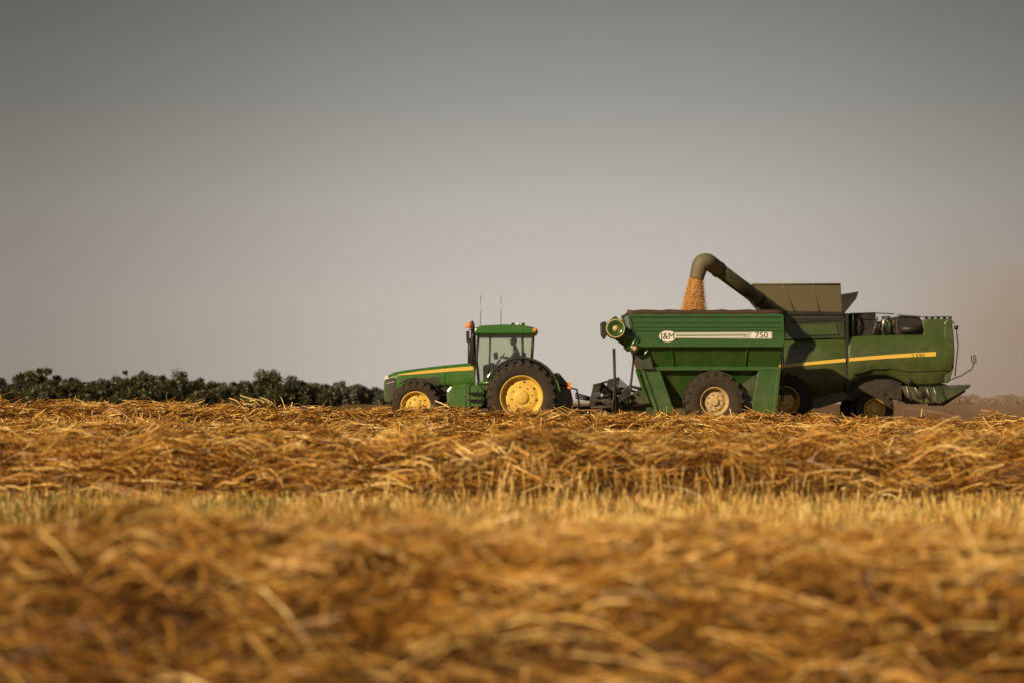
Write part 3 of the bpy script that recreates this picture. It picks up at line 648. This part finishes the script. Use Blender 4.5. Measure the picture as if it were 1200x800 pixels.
for yy in (HY0,HY1): tube('reel_arm',[(HX(760),yy,1.25),(HX(735),yy,1.42),(rc[0],yy,rc[1])],.05,BLACK,cb,8)
for k in range(9):
    yy=HY0+.2+k*.75; tube('divider',[(HX(735),yy,.3),(HX(700),yy,.45),(HX(684),yy,.5+.2*random.random())],.03,BLACK,cb,6)
YE=61.85
P0=Vector(T3(914,369,66.2)); P1=Vector(T3(840,314,62.4))
tube('unloading_auger',[P0,P1],.235,AUG,cb,24)
d=(P1-P0).normalized()
for t in(.02,.34,.97): 
    c=P0.lerp(P1,t); tube('auger_flange',[c-d*.025,c+d*.025],.27,AUG,cb,24)
ep,er=spline([tuple(P1-d*.05),T3(834,309.5,62.1),T3(828,306.5,61.9),T3(822,309,61.85),T3(819,317,61.85),T3(816.5,327,61.85)],[.25,.26,.27,.27,.25,.23],5)
tube('auger_elbow',ep,er,OLIVE,cb,28)
tube('auger_support',[P0+Vector((0,-.1,-.25)),P0.lerp(P1,.3)+Vector((0,0,-.24))],.03,BLACK,cb,6)
tube('auger_pivot',[T3(912,395,66.3),T3(912,368,66.2)],.26,DGREEN,cb,20)
# falling grain: dense core plus fine kernels
fgr=empty('falling_grain')
c0=np.array(T3(816,325,61.85)); c1=np.array(T3(813,369,61.85))
V=[];m=26;sg=28
for i in range(m):
    t=i/(m-1); cc=c0+(c1-c0)*t
    for k in range(sg):
        an=2*math.pi*k/sg; r_=(.17+.15*t)*(1+.10*math.sin(an*3+t*5)+.06*math.sin(an*7-t*11)+.04*random.random()); V.append((cc[0]+r_*math.cos(an),cc[1]+r_*math.sin(an),cc[2]))
Fc=[(i*sg+k,i*sg+(k+1)%sg,(i+1)*sg+(k+1)%sg,(i+1)*sg+k) for i in range(m-1) for k in range(sg)]
mk('stream_core',V,Fc,GRAIN,fgr,0,True)
n=60000; t=rng.random(n)**.8
rad=.17+.17*t; an=rng.uniform(0,6.28,n); q=rng.uniform(.85,1.1,n)+.35*rng.exponential(.35,n)*(rng.random(n)<.3)
Pp=c0+(c1-c0)*t[:,None]+np.stack([np.cos(an)*rad*q-.02*t,np.sin(an)*rad*q,rng.normal(0,.02,n)],1)
GRM=straw_mat('grain_kernels',[(0,(.44,.22,.06)),(1,(.80,.50,.19))],.1)
D=np.stack([rng.normal(0,.3,n),rng.normal(0,.3,n),np.ones(n)],1)
ribbons('kernels',Pp,D,np.full(n,.022),np.full(n,.009),np.zeros((n,3)),rng.random(n),GRM,1).parent=fgr
# ------------------------------------------------------------------ dust (real volume)
def dust(name,c,r,dens,col):
    bm=bmesh.new(); bmesh.ops.create_icosphere(bm,subdivisions=3,radius=1); me=bpy.data.meshes.new(name); bm.to_mesh(me); bm.free()
    o=bpy.data.objects.new(name,me); scene.collection.objects.link(o); o.location=c; o.scale=r
    m=bpy.data.materials.new(name); m.use_nodes=True; nt=m.node_tree; nt.nodes.clear(); N=nt.nodes;L=nt.links
    out=N.new('ShaderNodeOutputMaterial'); vs=N.new('ShaderNodeVolumePrincipled'); vs.inputs['Color'].default_value=(*col,1); vs.inputs['Anisotropy'].default_value=0
    tc=N.new('ShaderNodeTexCoord'); ln=N.new('ShaderNodeVectorMath'); ln.operation='LENGTH'; L.new(tc.outputs['Object'],ln.inputs[0])
    mr=N.new('ShaderNodeMapRange'); mr.interpolation_type='SMOOTHSTEP'; mr.inputs[1].default_value=.1; mr.inputs[2].default_value=1; mr.inputs[3].default_value=1; mr.inputs[4].default_value=0; L.new(ln.outputs['Value'],mr.inputs[0])
    no=N.new('ShaderNodeTexNoise'); no.inputs['Scale'].default_value=2.0; no.inputs['Detail'].default_value=2; L.new(tc.outputs['Object'],no.inputs['Vector'])
    m2=N.new('ShaderNodeMapRange'); m2.inputs[1].default_value=.35; m2.inputs[2].default_value=.65; m2.inputs[3].default_value=.3; m2.inputs[4].default_value=1.4; L.new(no.outputs['Fac'],m2.inputs[0])
    mu=N.new('ShaderNodeMath'); mu.operation='MULTIPLY'; L.new(mr.outputs[0],mu.inputs[0]); L.new(m2.outputs[0],mu.inputs[1])
    m3=N.new('ShaderNodeMath'); m3.operation='MULTIPLY'; m3.inputs[1].default_value=dens; L.new(mu.outputs[0],m3.inputs[0]); L.new(m3.outputs[0],vs.inputs['Density'])
    L.new(vs.outputs[0],out.inputs['Volume']); me.materials.append(m)
    try: m.cycles.volume_step_rate=6.0
    except Exception: pass
dust('dust_cloud',(22.0,80,2.0),(10,6,8),.13,(.86,.58,.42))
# ------------------------------------------------------------------ world, sun, camera
SE=math.radians(24); az=math.radians(222)
sdir=Vector((math.sin(az)*math.cos(SE),math.cos(az)*math.cos(SE),math.sin(SE)))
w=bpy.data.worlds.new('World'); scene.world=w; w.use_nodes=True; nt=w.node_tree; N=nt.nodes;L=nt.links; N.clear()
out=N.new('ShaderNodeOutputWorld'); bg=N.new('ShaderNodeBackground'); bg.inputs[1].default_value=.07
sky=N.new('ShaderNodeTexSky'); sky.sky_type='NISHITA'; sky.sun_disc=False; sky.sun_elevation=SE; sky.sun_rotation=az; sky.dust_density=6; sky.air_density=1.5
hs=N.new('ShaderNodeHueSaturation'); hs.inputs['Saturation'].default_value=.35; L.new(sky.outputs[0],hs.inputs['Color']); L.new(hs.outputs[0],bg.inputs[0])
tc=N.new('ShaderNodeTexCoord'); sp_=N.new('ShaderNodeSeparateXYZ'); L.new(tc.outputs['Generated'],sp_.inputs[0])
r=ramp(N,[(0,(.65,.575,.50)),(.05,(.63,.57,.50)),(.10,(.52,.485,.44)),(.155,(.33,.322,.295)),(.21,(.205,.208,.193)),(.5,(.09,.095,.095))])
L.new(sp_.outputs['Z'],r.inputs[0])
ab=N.new('ShaderNodeMath'); ab.operation='SUBTRACT'; ab.inputs[1].default_value=.035; L.new(sp_.outputs['X'],ab.inputs[0])
ab2=N.new('ShaderNodeMath'); ab2.operation='ABSOLUTE'; L.new(ab.outputs[0],ab2.inputs[0])
fr=ramp(N,[(0,(1,1,1)),(.08,(.97,.97,.97)),(.17,(.76,.75,.735)),(.28,(.48,.47,.455)),(.6,(.40,.39,.38))]); fr.color_ramp.interpolation='B_SPLINE'; L.new(ab2.outputs[0],fr.inputs[0])  # vignette-like darkening to both sides, painted into the sky colour
mm=N.new('ShaderNodeMixRGB'); mm.blend_type='MULTIPLY'; mm.inputs[0].default_value=1; L.new(r.outputs[0],mm.inputs[1]); L.new(fr.outputs[0],mm.inputs[2])
bh=N.new('ShaderNodeBackground'); bh.inputs[1].default_value=1.0; L.new(mm.outputs[0],bh.inputs[0])
mx=N.new('ShaderNodeMixShader'); mx.inputs[0].default_value=.88; L.new(bg.outputs[0],mx.inputs[1]); L.new(bh.outputs[0],mx.inputs[2]); L.new(mx.outputs[0],out.inputs[0])
sl=bpy.data.lights.new('sun','SUN'); sl.energy=5.0; sl.angle=math.radians(.6); sl.color=(1,.77,.47)
so=bpy.data.objects.new('sun',sl); scene.collection.objects.link(so); so.rotation_euler=sdir.to_track_quat('Z','Y').to_euler(); so.location=(-20,-20,30)
cam=bpy.data.cameras.new('camera'); co=bpy.data.objects.new('camera',cam); scene.collection.objects.link(co); scene.camera=co
co.location=(0,0,CH); co.rotation_euler=(math.pi/2+math.atan(71/F),0,0)
cam.lens=F/1200*36; cam.sensor_width=36; cam.clip_end=9000; cam.clip_start=.1
cam.dof.use_dof=True; cam.dof.focus_distance=40; cam.dof.aperture_fstop=1.6
scene.view_settings.view_transform='Standard'; scene.view_settings.look='None'; scene.view_settings.exposure=0
